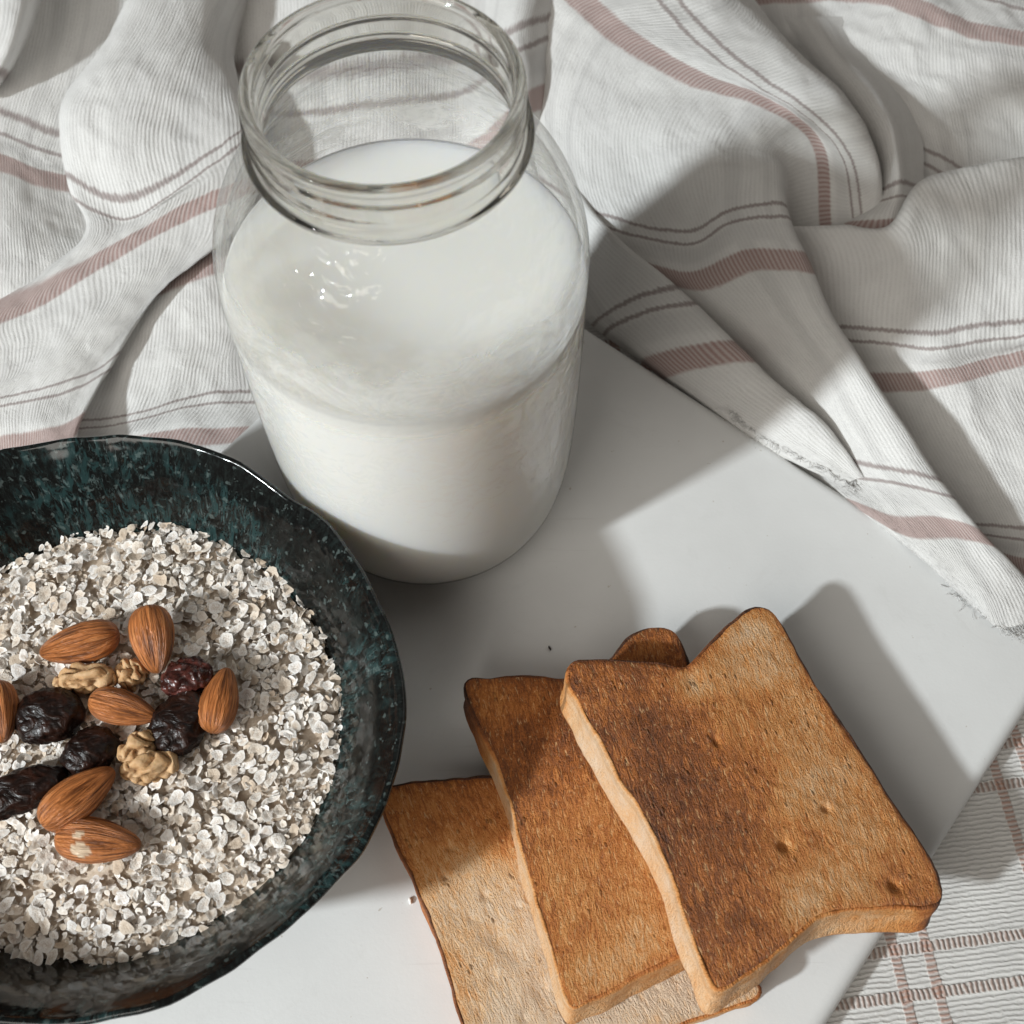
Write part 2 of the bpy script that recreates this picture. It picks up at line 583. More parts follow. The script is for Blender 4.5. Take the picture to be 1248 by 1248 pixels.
M_TOWEL = cloth_material()
M_TABLECLOTH = tablecloth_material()
M_BOARD = board_material()
M_GLAZE = glaze_material()
M_WALL = thin_glass_material()
M_NECK = thick_glass_material()
M_MILK = milk_material()
M_FILM = milk_film_material()
M_CRUMB = toast_material('toasted_crumb')
M_CRUST = toast_material('toast_crust', True)
M_OAT1 = oat_material('oat_single', True)
M_OATN = oat_material('oat_bed', False)
M_ALMOND = almond_material()
M_RAISIN = fruit_material('raisin_skin', (0.008, 0.004, 0.003), (0.034, 0.012, 0.007), 0.34, 0.28)
M_RED = fruit_material('red_raisin_skin', (0.030, 0.008, 0.006), (0.15, 0.045, 0.035), 0.22, 0.5)
M_WALNUT = walnut_material()
M_TABLE = NT('table_wood')
M_TABLE.pbsdf(Base_Color=M_TABLE.mix(M_TABLE.noise(M_TABLE.vscale(M_TABLE.obj(), (4, 60, 4)), 1.0, 4), (0.16, 0.09, 0.05), (0.28, 0.17, 0.09)), Roughness=0.5)
M_TABLE = M_TABLE.m

# ------------------------------------------------------------------ the surface: table, tablecloth, board
Z_CLOTH = -1.0


def box(name, x0, x1, y0, y1, z0, z1, mat):
    V = [(x, y, z) for z in (z0, z1) for y in (y0, y1) for x in (x0, x1)]
    F = [(0, 2, 3, 1), (4, 5, 7, 6), (0, 1, 5, 4), (2, 6, 7, 3), (0, 4, 6, 2), (1, 3, 7, 5)]
    return mesh_obj(name, V, F, mat, smooth=False)


tag(box('table', -75, 75, -35, 85, -5, Z_CLOTH - 0.12, M_TABLE), kind='structure')


def make_tablecloth():
    n = 150
    xs = np.linspace(-70, 70, n)
    ys = np.linspace(-30, 80, n)
    ang = math.atan2(5.45 - 4.84, 14.99 - 9.91)
    ca, sa = math.cos(ang), math.sin(ang)
    V, UV = [], []
    for y in ys:
        for x in xs:
            z = Z_CLOTH + 0.05 * nz(x, y, 3, 0.22) - 0.03
            V.append((x, y, z))
            # stripe rows pass through the points read from the photograph
            u = (x - 11.06) * ca + (y - 5.4) * sa
            v = -(x - 9.91) * sa + (y - 4.84) * ca
            UV.append((u + 1.0 + 46.0, v + 2.25 + 56.0))
    o = mesh_obj('tablecloth', V, grid_faces(n, n), M_TABLECLOTH, uv=UV)
    tag(o, 'flat white tablecloth with rust brown ladder stripes under the white board', 'tablecloth')


make_tablecloth()


def make_board():
    A, B = np.array([-2.425, 30.93]), np.array([17.97, 14.29])
    d1 = (B - A) / np.linalg.norm(B - A)
    d2 = np.array([d1[1], -d1[0]])
    d2 = d2 if d2[1] < 0 else -d2
    L1, L2 = np.linalg.norm(B - A), 36.0
    # rounded rectangle, then rings over the bevel
    rc = 0.5
    out = []
    for cx, cy, a0 in ((rc, rc, 180), (L1 - rc, rc, 270), (L1 - rc, L2 - rc, 0), (rc, L2 - rc, 90)):
        for q in range(9):
            a = math.radians(a0 + q * 11.25)
            out.append((cx, cy, math.cos(a), math.sin(a)))
    bev = [(0.10, Z_CLOTH + 0.004), (0.02, Z_CLOTH + 0.05), (0.0, Z_CLOTH + 0.14), (0.0, -0.40), (0.03, -0.25), (0.11, -0.12), (0.22, -0.045), (0.34, -0.01), (0.46, 0.0)]
    V, F = [], []
    n = len(out)
    for ins, z in bev:
        for cx, cy, c, s in out:
            r = rc - ins
            p = A + d1 * (cx + c * r) + d2 * (cy + s * r)
            V.append((p[0], p[1], z))
    F += grid_faces(len(bev), n, True)
    F.append(list(range((len(bev) - 1) * n, len(bev) * n)))
    F.append(list(range(n))[::-1])
    o = mesh_obj('serving_board', V, F, M_BOARD)
    tag(o, 'white rectangular board lying under the jar, the bowl and the toast', 'board')


make_board()


# ------------------------------------------------------------------ rumpled towel, sheet by sheet
TV, TF, TUV = [], [], []


def sheet(rows, per=16, amp=0.075, seed=0.0):
    """rows: list of (v, [(px, py, z), ...]); a smooth sheet through those points"""
    nc = len(rows[0][1])
    G = np.array([[list(at(*p)) + [v] for p in pts] for v, pts in rows])      # nr, nc, 4
    seg = np.linalg.norm(np.diff(G[:, :, :3], axis=1), axis=2).mean(0)
    u = np.concatenate([[0], np.cumsum(seg)])
    U = np.broadcast_to(u[None, :, None], (len(rows), nc, 1))
    G = np.concatenate([G, U], 2)
    A = np.stack([catmull(G[:, j], per) for j in range(nc)], 1)
    B = np.stack([catmull(A[i], per) for i in range(A.shape[0])], 0)
    nr, ncc = B.shape[:2]
    off = len(TV)
    for i in range(nr):
        for j in range(ncc):
            x, y, z, v, uu = B[i, j]
            z += amp * nz(x, y, seed, 0.8) + amp * 0.5 * nz(x, y, seed + 9, 2.0) - amp * 0.9 * (abs(nz(x * 0.8 + y * 0.5, y * 0.35 - x * 0.2, seed + 4, 1.1)) - 0.2)
            TV.append((x, y, max(z, Z_CLOTH + 0.06)))
            TUV.append((uu + 0.06 * nz(x, y, 4, 0.5) + seed * 1.7, v + 30.0))
    TF.extend(grid_faces(nr, ncc, off=off))


def make_towel():
    # wide fold that runs from behind the jar down to the lower right
    sheet([
        (3.4, [(835, -60, 1.6), (900, -20, 1.4), (965, 55, 1.2), (1030, 118, 1.0), (1060, 185, 0.6), (1066, 240, 0.2)]),
        (2.6, [(815, -60, 2.9), (905, 15, 3.2), (970, 70, 3.3), (1035, 128, 3.2), (1068, 190, 2.6), (1076, 245, 1.2)]),
        (1.55, [(775, -50, 3.0), (850, 40, 3.3), (912, 92, 3.4), (985, 140, 3.2), (1032, 195, 2.3), (1046, 272, 0.5)]),
        (0.0, [(690, -14, 2.5), (765, 48, 2.8), (850, 95, 3.0), (930, 122, 3.0), (996, 175, 2.2), (1006, 275, 0.0)]),
        (-1.7, [(650, 30, 2.0), (720, 120, 2.3), (800, 160, 2.6), (890, 175, 2.8), (956, 188, 2.3), (975, 282, -0.4)]),
        (-3.2, [(640, 120, 1.2), (710, 195, 1.7), (810, 232, 2.0), (890, 213, 2.9), (952, 206, 2.9), (958, 275, -0.2)]),
        (-4.45, [(660, 230, 0.7), (730, 268, 1.2), (835, 290, 1.7), (890, 264, 2.6), (958, 258, 3.1), (955, 290, 0.2)]),
        (-6.0, [(680, 290, 0.2), (770, 322, 0.8), (845, 342, 1.3), (915, 316, 2.3), (986, 320, 2.8), (970, 330, 0.0)]),
        (-7.5, [(740, 360, -0.3), (830, 390, 0.0), (900, 400, 0.7), (960, 385, 2.0), (1014, 385, 2.4), (998, 392, -0.4)]),
        (-9.0, [(800, 430, -0.7), (880, 450, -0.5), (950, 455, 0.4), (1010, 455, 1.6), (1060, 455, 1.9), (1042, 460, -0.6)]),
        (-10.26, [(900, 520, -0.8), (960, 545, -0.6), (1030, 560, 0.3), (1075, 570, 1.0), (1146, 585, 1.3), (1128, 590, -0.7)]),
        (-11.95, [(990, 590, -0.8), (1055, 622, 0.12), (1100, 640, 0.5), (1150, 640, 0.85), (1203, 655, 0.95), (1188, 662, -0.7)]),
        (-13.6, [(1090, 645, 0.1), (1120, 680, 0.10), (1160, 706, 0.35), (1200, 715, 0.55), (1250, 706, 0.6), (1238, 716, -0.7)]),
        (-14.9, [(1150, 690, 0.07), (1172, 726, 0.08), (1195, 748, 0.10), (1222, 766, 0.14), (1275, 752, 0.2), (1262, 765, -0.7)]),
    ], seed=1.0)
    # roll of cloth that lies along the back edge of the board
    sheet([
        (4.4, [(640, 330, -0.9), (668, 300, -0.3), (690, 262, 0.7), (700, 225, 1.3), (700, 215, -0.6)]),
        (2.9, [(690, 362, -0.9), (708, 345, -0.2), (730, 310, 0.9), (745, 283, 1.5), (738, 290, -0.6)]),
        (1.55, [(728, 402, -0.9), (742, 390, 0.1), (790, 368, 1.3), (836, 360, 1.7), (826, 366, -0.6)]),
        (0.0, [(795, 452, -0.9), (806, 446, 0.1), (850, 434, 1.2), (906, 428, 1.6), (894, 434, -0.6)]),
        (-1.3, [(855, 498, -0.9), (866, 490, 0.15), (905, 482, 1.0), (958, 476, 1.3), (946, 482, -0.6)]),
        (-2.4, [(915, 538, -0.5), (922, 528, 0.35), (955, 520, 0.9), (1004, 514, 1.1), (992, 522, -0.5)]),
        (-3.3, [(972, 566, 0.0), (978, 558, 0.35), (998, 552, 0.7), (1030, 548, 0.8), (1020, 556, -0.3)]),
        (-3.9, [(1030, 592, 0.05), (1034, 588, 0.2), (1042, 584, 0.35), (1054, 582, 0.4), (1048, 588, -0.2)]),
    ], seed=2.0)
    # broad sheet on the right
    sheet([
        (5.2, [(945, 292, -0.7), (1030, 290, -0.4), (1080, 290, 0.0), (1118, 240, 0.4), (1185, 220, 0.8), (1300, 204, 1.0)]),
        (4.6, [(945, 278, 0.9), (1030, 275, 1.9), (1084, 275, 2.6), (1122, 224, 3.0), (1190, 203, 3.1), (1300, 186, 3.0)]),
        (3.4, [(965, 322, 0.5), (1050, 318, 1.5), (1105, 312, 2.2), (1150, 288, 2.5), (1205, 275, 2.6), (1300, 262, 2.5)]),
        (1.55, [(990, 405, -0.2), (1052, 408, 0.6), (1100, 413, 1.1), (1142, 416, 1.4), (1200, 406, 1.5), (1300, 398, 1.5)]),
        (0.0, [(1020, 465, -0.5), (1080, 466, 0.0), (1120, 464, 0.3), (1165, 456, 0.6), (1210, 444, 0.5), (1300, 424, 0.6)]),
        (-2.2, [(1070, 545, -0.8), (1120, 548, -0.7), (1160, 548, -0.6), (1200, 540, -0.3), (1250, 528, -0.1), (1310, 515, 0.0)]),
        (-4.45, [(1140, 640, -0.85), (1180, 645, -0.85), (1215, 648, -0.7), (1250, 652, -0.5), (1290, 655, -0.4), (1330, 655, -0.4)]),
        (-6.0, [(1170, 672, -0.85), (1195, 676, -0.85), (1220, 682, -0.7), (1250, 690, -0.5), (1290, 698, -0.4), (1330, 700, -0.4)]),
        (-7.5, [(1200, 735, -0.9), (1230, 745, -0.9), (1250, 752, -0.8), (1275, 760, -0.6), (1310, 770, -0.5), (1340, 775, -0.5)]),
    ], seed=3.0)
    # cloth further back on the right
    sheet([
        (2.6, [(820, -110, -0.4), (920, -105, 0.0), (1010, -100, 0.3), (1100, -95, 0.4), (1200, -60, 0.6), (1330, -20, 0.7)]),
        (1.5, [(830, -70, -0.5), (920, -60, -0.6), (1000, -55, -0.3), (1090, -50, 0.7), (1200, -5, 0.9), (1330, 22, 0.8)]),
        (0.0, [(850, 0, -0.7), (930, -5, -0.7), (1010, -8, -0.4), (1085, -4, 0.8), (1175, 32, 1.0), (1330, 62, 0.9)]),
        (-1.8, [(880, 60, -0.8), (950, 50, -0.7), (1005, 55, -0.2), (1060, 60, 0.3), (1180, 95, 0.7), (1330, 110, 0.7)]),
        (-3.2, [(930, 110, -0.8), (985, 110, -0.6), (1040, 115, 0.3), (1090, 120, 0.1), (1190, 145, 0.1), (1330, 155, 0.2)]),
        (-4.45, [(960, 165, -0.8), (1020, 165, -0.8), (1070, 168, -0.5), (1115, 183, -0.5), (1200, 225, -0.6), (1330, 235, -0.6)]),
        (-6.0, [(970, 260, -0.8), (1040, 262, -0.8), (1090, 256, -0.7), (1140, 275, -0.8), (1210, 290, -0.8), (1330, 300, -0.8)]),
    ], seed=4.0, amp=0.12)
    # hem that curls round the hollow
    sheet([
        (3.4, [(955, 20, -0.3), (970, 22, 0.0), (990, 20, 0.2), (1015, 20, 0.0), (1050, 22, -0.3)]),
        (2.8, [(985, 70, -0.2), (996, 66, 0.5), (1018, 62, 0.9), (1042, 66, 0.4), (1075, 75, -0.2)]),
        (2.4, [(1030, 128, 0.0), (1034, 118, 1.0), (1058, 106, 1.7), (1084, 112, 0.8), (1108, 128, -0.2)]),
        (2.2, [(1064, 172, 0.1), (1062, 166, 1.2), (1084, 150, 2.1), (1104, 154, 1.0), (1124, 170, -0.2)]),
        (2.1, [(1076, 212, 0.1), (1074, 208, 1.1), (1094, 194, 2.1), (1110, 198, 1.0), (1126, 208, -0.1)]),
        (1.5, [(1068, 246, 0.0), (1068, 244, 0.9), (1094, 234, 1.8), (1112, 236, 0.9), (1126, 240, 0.0)]),
        (0.5, [(1034, 270, 0.0), (1042, 266, 0.7), (1086, 262, 1.4), (1112, 258, 0.8), (1124, 256, 0.0)]),
        (-0.3, [(1012, 286, 0.0), (1024, 282, 0.4), (1086, 284, 1.0), (1112, 282, 0.5), (1124, 280, 0.0)]),
    ], seed=5.0, amp=0.02)
    # sheet seen through the jar and behind it
    sheet([
        (3.4, [(200, -120, 0.0), (330, -120, 0.8), (460, -120, 1.2), (590, -120, 1.0), (640, -120, 1.8), (720, -120, 0.0)]),
        (2.2, [(215, 0, -0.5), (330, 0, 0.6), (460, -5, 1.2), (580, -15, 0.5), (640, -20, 3.0), (725, -30, 0.3)]),
        (1.55, [(240, 80, -0.8), (330, 120, 0.5), (460, 108, 1.1), (570, 92, 0.6), (630, 50, 3.0), (715, 20, 0.3)]),
        (0.4, [(250, 180, -0.8), (330, 190, 0.2), (460, 190, 0.5), (570, 170, 0.3), (640, 110, 2.4), (690, 90, 0.3)]),
        (-1.5, [(260, 280, -0.8), (340, 290, -0.2), (450, 290, -0.2), (560, 270, -0.3), (640, 200, 0.6), (690, 180, 0.2)]),
        (-3.2, [(300, 380, -0.9), (380, 360, -0.8), (460, 345, -0.7), (560, 310, -0.7), (640, 300, -0.5), (700, 280, -0.4)]),
    ], seed=6.0)
    # valley at the far left
    sheet([
        (3.6, [(-90, -120, 0.5), (20, -120, 0.5), (110, -110, 0.2), (170, -90, 0.0), (230, -70, -0.4)]),
        (2.7, [(-80, 20, 0.3), (30, 25, 0.0), (90, 40, -0.2), (140, 60, -0.4), (200, 80, -0.7)]),
        (1.55, [(-80, 140, 0.2), (0, 152, 0.0), (50, 172, -0.2), (100, 186, -0.5), (170, 200, -0.8)]),
        (0.0, [(-80, 185, 0.4), (0, 196, 0.2), (45, 214, -0.1), (95, 222, -0.5), (170, 230, -0.8)]),
        (-1.2, [(-80, 245, 0.8), (0, 255, 0.7), (50, 270, 0.4), (105, 278, -0.2), (170, 285, -0.7)]),
        (-2.6, [(-80, 320, 1.0), (0, 325, 1.0), (60, 322, 0.8), (112, 308, 0.4), (170, 320, -0.5)]),
        (-4.2, [(-80, 395, 0.5), (0, 392, 0.5), (60, 380, 0.3), (120, 360, 0.0), (170, 360, -0.7)]),
    ], seed=7.0)
    # small fold in the very corner
    sheet([
        (4.0, [(-90, -60, 1.0), (-20, -60, 2.2), (40, -60, 2.2), (62, -50, 0.2)]),
        (2.8, [(-90, 20, 1.0), (-20, 20, 2.0), (28, 18, 2.0), (44, 22, 0.0)]),
        (1.9, [(-90, 70, 0.8), (-30, 70, 1.4), (8, 74, 1.4), (18, 80, -0.1)]),
        (1.5, [(-90, 110, 0.3), (-50, 112, 0.6), (-20, 116, 0.6), (-12, 120, -0.1)]),
    ], seed=8.0)
    # the big lit fold on the left
    sheet([
        (4.4, [(190, -90, 0.2), (195, -80, 2.8), (240, -90, 3.0), (290, -60, 2.2), (320, -40, 0.0), (330, -30, -0.8)]),
        (3.4, [(142, 40, 0.2), (135, 42, 2.7), (185, 30, 3.0), (250, 20, 2.4), (285, 45, 0.8), (290, 60, -0.7)]),
        (2.8, [(92, 110, 0.2), (82, 115, 2.5), (140, 110, 3.0), (220, 90, 2.8), (286, 95, 1.8), (282, 100, -0.6)]),
        (2.3, [(86, 165, 0.0), (74, 162, 2.3), (130, 180, 2.7), (205, 165, 2.6), (298, 140, 2.2), (286, 140, -0.5)]),
        (1.55, [(98, 235, 0.0), (86, 230, 1.9), (150, 258, 1.7), (215, 225, 2.2), (300, 160, 2.3), (290, 160, -0.4)]),
        (0.75, [(112, 285, 0.0), (104, 285, 1.5), (150, 280, 1.5), (225, 235, 2.0), (305, 200, 2.0), (295, 210, -0.4)]),
        (0.0, [(-60, 402, 0.9), (40, 366, 1.0), (130, 312, 1.3), (215, 265, 1.5), (310, 225, 1.5), (300, 240, -0.4)]),
        (-1.5, [(-60, 450, 1.0), (40, 415, 1.2), (130, 365, 1.4), (205, 318, 1.3), (290, 280, 1.2), (275, 285, -0.4)]),
        (-2.9, [(-60, 490, 1.0), (30, 452, 1.2), (95, 425, 1.3), (155, 395, 1.2), (198, 352, 1.1), (185, 360, -0.5)]),
        (-4.45, [(-60, 510, 0.8), (0, 490, 0.9), (60, 477, 1.0), (105, 462, 0.9), (140, 440, 0.9), (128, 448, -0.6)]),
        (-6.0, [(-60, 556, 0.3), (0, 545, 0.5), (45, 538, 0.7), (75, 530, 0.8), (98, 515, 0.8), (86, 522, -0.7)]),
        (-7.4, [(-60, 620, -0.7), (0, 610, -0.6), (45, 600, -0.4), (70, 590, -0.3), (92, 570, -0.3), (80, 580, -0.8)]),
    ], seed=9.0)
    # cloth lying low between that fold and the jar
    sheet([
        (1.2, [(120, 280, -0.7), (200, 285, -0.5), (265, 270, -0.3), (330, 250, -0.4), (400, 235, -0.6)]),
        (0.0, [(120, 370, 0.2), (195, 345, 0.6), (255, 322, 0.8), (330, 305, 0.4), (400, 295, -0.4)]),
        (-1.6, [(110, 430, 0.2), (185, 415, 0.6), (260, 395, 0.7), (330, 380, 0.2), (400, 370, -0.7)]),
        (-3.2, [(95, 480, 0.0), (175, 470, 0.35), (255, 440, 0.4), (315, 430, 0.0), (380, 420, -0.8)]),
        (-4.45, [(80, 520, -0.4), (160, 510, -0.15), (245, 487, -0.2), (320, 482, -0.6), (360, 470, -0.85)]),
        (-6.0, [(60, 555, -0.85), (140, 545, -0.8), (215, 533, -0.6), (290, 530, -0.7), (330, 520, -0.88)]),
        (-7.4, [(60, 610, -0.9), (140, 600, -0.85), (200, 590, -0.75), (260, 575, -0.8), (300, 560, -0.9)]),
    ], seed=10.0)
    root = thing('linen_towel', (4, 32, Z_CLOTH), 'rumpled white linen towel with mauve stripes, heaped behind the jar and board', 'towel')
    V = np.array(TV) - np.array([4, 32, Z_CLOTH])
    mesh_obj('cloth', V, TF, M_TOWEL, parent=root, uv=TUV)
    # loose threads on the worn hem
    V2, F2, U2 = [], [], []
    hems = [[(884, 500, 0.45), (922, 530, 0.42), (978, 559, 0.40), (1034, 588, 0.24), (1052, 600, 0.10)], [(1160, 712, 0.10), (1184, 738, 0.10), (1222, 766, 0.16), (1262, 780, 0.2)]]
    for hem in hems:
        HP = np.array([at(*q) for q in hem])
        for _ in range(150):
            f = random.random() * (len(HP) - 1)
            i = int(f)
            p = HP[i] + (HP[i + 1] - HP[i]) * (f - i) + np.array([random.gauss(0.05, 0.10), random.gauss(0.05, 0.10), random.uniform(-0.06, 0.05)])
            if p[2] < 0.03:
                p[2] = 0.03
            a = random.uniform(0, 6.28)
            pts = [p]
            for s in range(4):
                a += random.uniform(-1.0, 1.0)
                pts.append(pts[-1] + np.array([math.cos(a) * 0.09, math.sin(a) * 0.09, random.uniform(-0.02, 0.03)]))
            C = catmull(np.array(pts), 3)
            o = len(V2)
            r = random.uniform(0.007, 0.013)
            for i, c in enumerate(C):
                for q in range(4):
                    V2.append((c[0] + r * math.cos(q * 1.57), c[1] + r * math.sin(q * 1.57) * 0.7, c[2] + r * math.sin(q * 1.57)))
                    U2.append((i * 0.1, 2.6))
            F2 += grid_faces(len(C), 4, True, o)
    t = mesh_obj('frayed_threads', np.array(V2) - np.array([4, 32, Z_CLOTH]), F2, M_TOWEL, parent=root, uv=U2)
    t['kind'] = 'stuff'


make_towel()

# ------------------------------------------------------------------ jar with milk
JX, JY = -2.77, 20.06


def make_jar():
    root = thing('glass_jar', (JX, JY, 0), 'clear wide glass jar with a threaded open mouth, half full of milk', 'jar')
    prof = smooth_profile([(0.0, 0.28), (2.4, 0.16), (3.15, 0.02), (3.40, 0.012), (3.82, 0.22), (4.20, 0.75), (4.47, 1.5), (4.66, 3.0), (4.74, 5.0), (4.76, 7.5), (4.76, 10.8), (4.74, 12.0), (4.58, 13.0), (4.20, 14.0), (3.62, 14.95), (3.22, 15.55), (3.10, 15.80)], 7)
    V, F = lathe(prof, 160)
    mesh_obj('body', V, F, M_WALL, parent=root)
    prof = smooth_profile([(4.52, 12.0), (4.36, 12.9), (3.98, 13.85), (3.42, 14.75), (3.02, 15.35), (2.88, 15.72)], 7)
    V, F = lathe(prof, 128)
    mesh_obj('shoulder_inner_wall', V, F, M_WALL, parent=root)
    # neck: one thick piece of glass with bead, screw thread and a rounded rim
    bead = [tuple(p) for p in smooth_profile([(3.10, 15.80), (3.14, 15.88), (3.25, 15.94), (3.285, 16.02), (3.25, 16.10), (3.13, 16.17), (3.06, 16.22)], 5)]
    up = [(3.05, z) for z in np.linspace(16.25, 17.10, 60)]
    lip = [tuple(p) for p in smooth_profile([(3.055, 17.12), (3.095, 17.17), (3.105, 17.25), (3.085, 17.33), (3.02, 17.37), (2.94, 17.378), (2.86, 17.35), (2.815, 17.29), (2.80, 17.2)], 3)]
    inner = [(2.80, 17.0), (2.80, 16.6), (2.81, 16.3), (2.84, 16.0), (2.88, 15.75), (2.94, 15.73), (3.02, 15.745), (3.10, 15.80)]
    prof = bead + up + lip + inner
    i0, i1 = len(bead), len(bead) + len(up)
    turns = [(-86.0, -330.0, 16.40, 16.80), (70.0, -285.0, 16.68, 16.99)]

    def rfun(r, z, a, i):
        if i0 <= i < i1:
            add = 0.0
            for a0, span, z0, z1 in turns:
                f = ((math.degrees(a) - a0) % 360) - 360          # negative going
                f = f / span
                if 0 <= f <= 1:
                    w = min(1.0, f / 0.09, (1 - f) / 0.09) ** 0.7
                    zc = z0 + (z1 - z0) * f
                    add = max(add, 0.10 * w * math.exp(-abs((z - zc) / (0.055 * max(w, 0.3))) ** 3))
            return r + add
        return r
    V, F = lathe(prof, 288, rfun)
    mesh_obj('neck', V, F, M_NECK, parent=root)


def make_milk():
    root = thing('milk', (JX, JY, 0.25), 'white milk filling the lower part of the glass jar', 'milk')
    lv = 11.1 - 0.25
    prof = smooth_profile([(0.0, 0.05), (2.4, -0.03), (3.12, -0.17), (3.38, -0.18), (3.78, 0.0), (4.16, 0.52), (4.43, 1.27), (4.625, 2.76), (4.71, 4.76), (4.735, 7.3), (4.735, 9.0), (4.735, lv - 0.12), (4.71, lv - 0.03)], 7)
    prof = [tuple(p) for p in prof] + [(4.62, lv + 0.01), (4.50, lv), (4.35, lv), (3.5, lv), (2.0, lv), (0.6, lv), (0.0, lv)]
    V, F = lathe(prof, 128)
    mesh_obj('milk_body', V, F, M_MILK, parent=root)
    prof = smooth_profile([(4.745, lv - 0.85), (4.745, lv), (4.74, lv + 0.3), (4.70, 11.75), (4.50, 12.7), (4.14, 13.68), (3.60, 14.55)], 8)
    V, F = lathe(prof, 128)
    mesh_obj('milk_film', V, F, M_FILM, parent=root)


make_jar()
make_milk()

# ------------------------------------------------------------------ bowl of oats
BX, BY, BZ = -11.25, 10.45, 0.0
RIM = [(-95, 7.86), (-81, 7.91), (-67, 8.05), (-58, 8.01), (-50, 8.02), (-42, 8.12), (-35, 8.25), (-29, 8.36), (-22, 8.39), (-14, 8.36), (-8, 8.34), (0, 8.30), (9.6, 8.18), (20.7, 7.95), (30, 7.86),
       (41, 7.82), (49, 7.70), (58, 7.68), (67.5, 7.80), (75.6, 7.93), (92, 8.05), (100, 8.10), (107, 8.18), (117, 8.4), (140, 8.35), (170, 8.1), (200, 8.2), (230, 8.0), (265, 7.86)]
_ra, _rr = np.array([a for a, r in RIM], float), np.array([r for a, r in RIM]) / 8.0


def rim_f(a):
    d = math.degrees(a)
    if d > 265:
        d -= 360
    return float(np.interp(d, _ra, _rr))


def make_bowl():
    root = thing('ceramic_bowl', (BX, BY, BZ), 'dark speckled teal and black glazed bowl with a wavy rim, holding oats', 'bowl')
    inner = smooth_profile([(0.0, 0.55), (2.5, 0.58), (3.9, 0.85), (5.1, 1.55), (6.2, 2.75), (6.88, 3.85), (7.32, 4.55), (7.66, 5.00), (7.88, 5.25)], 6)
    rim = [(7.96, 5.35), (8.03, 5.41), (8.09, 5.41), (8.14, 5.36), (8.15, 5.29)]
    outer = smooth_profile([(8.11, 5.18), (7.80, 4.66), (7.15, 3.4), (6.3, 2.15), (5.3, 1.2), (4.55, 0.62), (4.3, 0.40), (4.25, 0.06), (4.1, 0.0), (3.9, 0.03), (3.8, 0.25), (0.0, 0.3)], 5)
    prof = [tuple(p) for p in inner] + rim + [tuple(p) for p in outer]

    def rfun(r, z, a, i):
        w = min(1.0, max(0.0, (r - 3.9) / 4.1)) ** 1.5
        return r * (1 + (rim_f(a) - 1) * w) + w * (0.05 * nz(math.cos(a) * 3, math.sin(a) * 3, z * 0.6) + 0.05 * nz(math.cos(a) * 9, math.sin(a) * 9, z * 0.7))

    def zfun(r, z, a, i):
        w = max(0.0, (z - 2.5) / 3.0)
        return z + w * (0.20 * nz(math.cos(a) * 2.2, math.sin(a) * 2.2, 5.0) + 0.11 * nz(math.cos(a) * 6, math.sin(a) * 6, 2.0) + 0.03 * nz(math.cos(a) * 16, math.sin(a) * 16, 4.0))
    n = 220
    V, F = lathe(prof, n, rfun, zfun)
    s = np.concatenate([[0], np.cumsum(np.hypot(*np.diff(np.array(prof), axis=0).T))])
    UV = [(10 * abs(j / n - 0.5) * 2 * 2.4, s[i] * 0.9) for i in range(len(prof)) for j in range(n)]
    mesh_obj('bowl_body', V, F, M_GLAZE, parent=root, uv=UV)


make_bowl()


def heap_z(x, y):
    r = math.hypot(x - BX, y - BY)
    return 2.98 + 0.55 * (1 - min(r / 6.2, 1.0) ** 2) + 0.14 * nz(x, y, 2, 0.55) + 0.06 * nz(x, y, 5, 1.4)


def heap_edge(a):
    return 6.46 + 0.22 * nz(math.cos(a) * 2.5, math.sin(a) * 2.5, 7) + 0.10 * nz(math.cos(a) * 8, math.sin(a) * 8, 3)


def flake_shape(seed, n=11):
    """one rolled oat: an uneven curled disc with a thin edge, radius about 1, two layers"""
    r_ = random.Random(seed)
    el = r_.uniform(0.55, 0.88)
    ph = [r_.uniform(0, 6.28) for _ in range(3)]
    cu, cv = r_.uniform(-0.28, 0.28), r_.uniform(-0.42, 0.42)
    rad = [1 + r_.uniform(-0.10, 0.10) + 0.09 * math.sin(2 * t + ph[0]) + 0.08 * math.sin(3 * t + ph[1]) + 0.06 * math.sin(5 * t + ph[2]) for t in np.linspace(0, 2 * math.pi, n, endpoint=False)]
    cut = r_.randrange(n)
    if r_.random() < 0.6:
        rad[cut] *= r_.uniform(0.45, 0.8)
        rad[(cut + 1) % n] *= r_.uniform(0.6, 0.95)
    V, core = [], []
    groove = r_.uniform(0.03, 0.10)
    for layer, th in ((0, 0.05), (1, -0.05)):
        for ring, s in ((0, 1.0), (1, 0.55)):
            for j in range(n):
                t = 2 * math.pi * j / n
                x, y = s * rad[j] * math.cos(t), s * rad[j] * math.sin(t) * el
                z = cu * x * x + cv * y * y + cu * 0.5 * x * y + th * (1.0 if ring else 0.6)
                V.append([x, y, z])
                core.append(0.0 if ring == 0 else 0.7)
        V.append([0, 0, th * 1.0 - (groove if layer == 0 else -groove * 0.3)])
        core.append(1.0)
    m = 2 * n + 1
    F = []
    for j in range(n):
        k = (j + 1) % n
        F.append((j, k, n + k, n + j))
        F.append((n + j, n + k, 2 * n))
        F.append((m + k, m + j, m + n + j, m + n + k))
        F.append((m + n + k, m + n + j, m + 2 * n))
        F.append((k, j, m + j, m + k))
    return np.array(V), F, np.array(core)


SHAPES = [flake_shape(100 + i) for i in range(26)]
NUT_SPOTS = []


def seen(p):
    q = (np.asarray(p) - _C) @ _R.T
    return 624 + CAM_F * q[0] / q[2], 624 - CAM_F * q[1] / q[2]


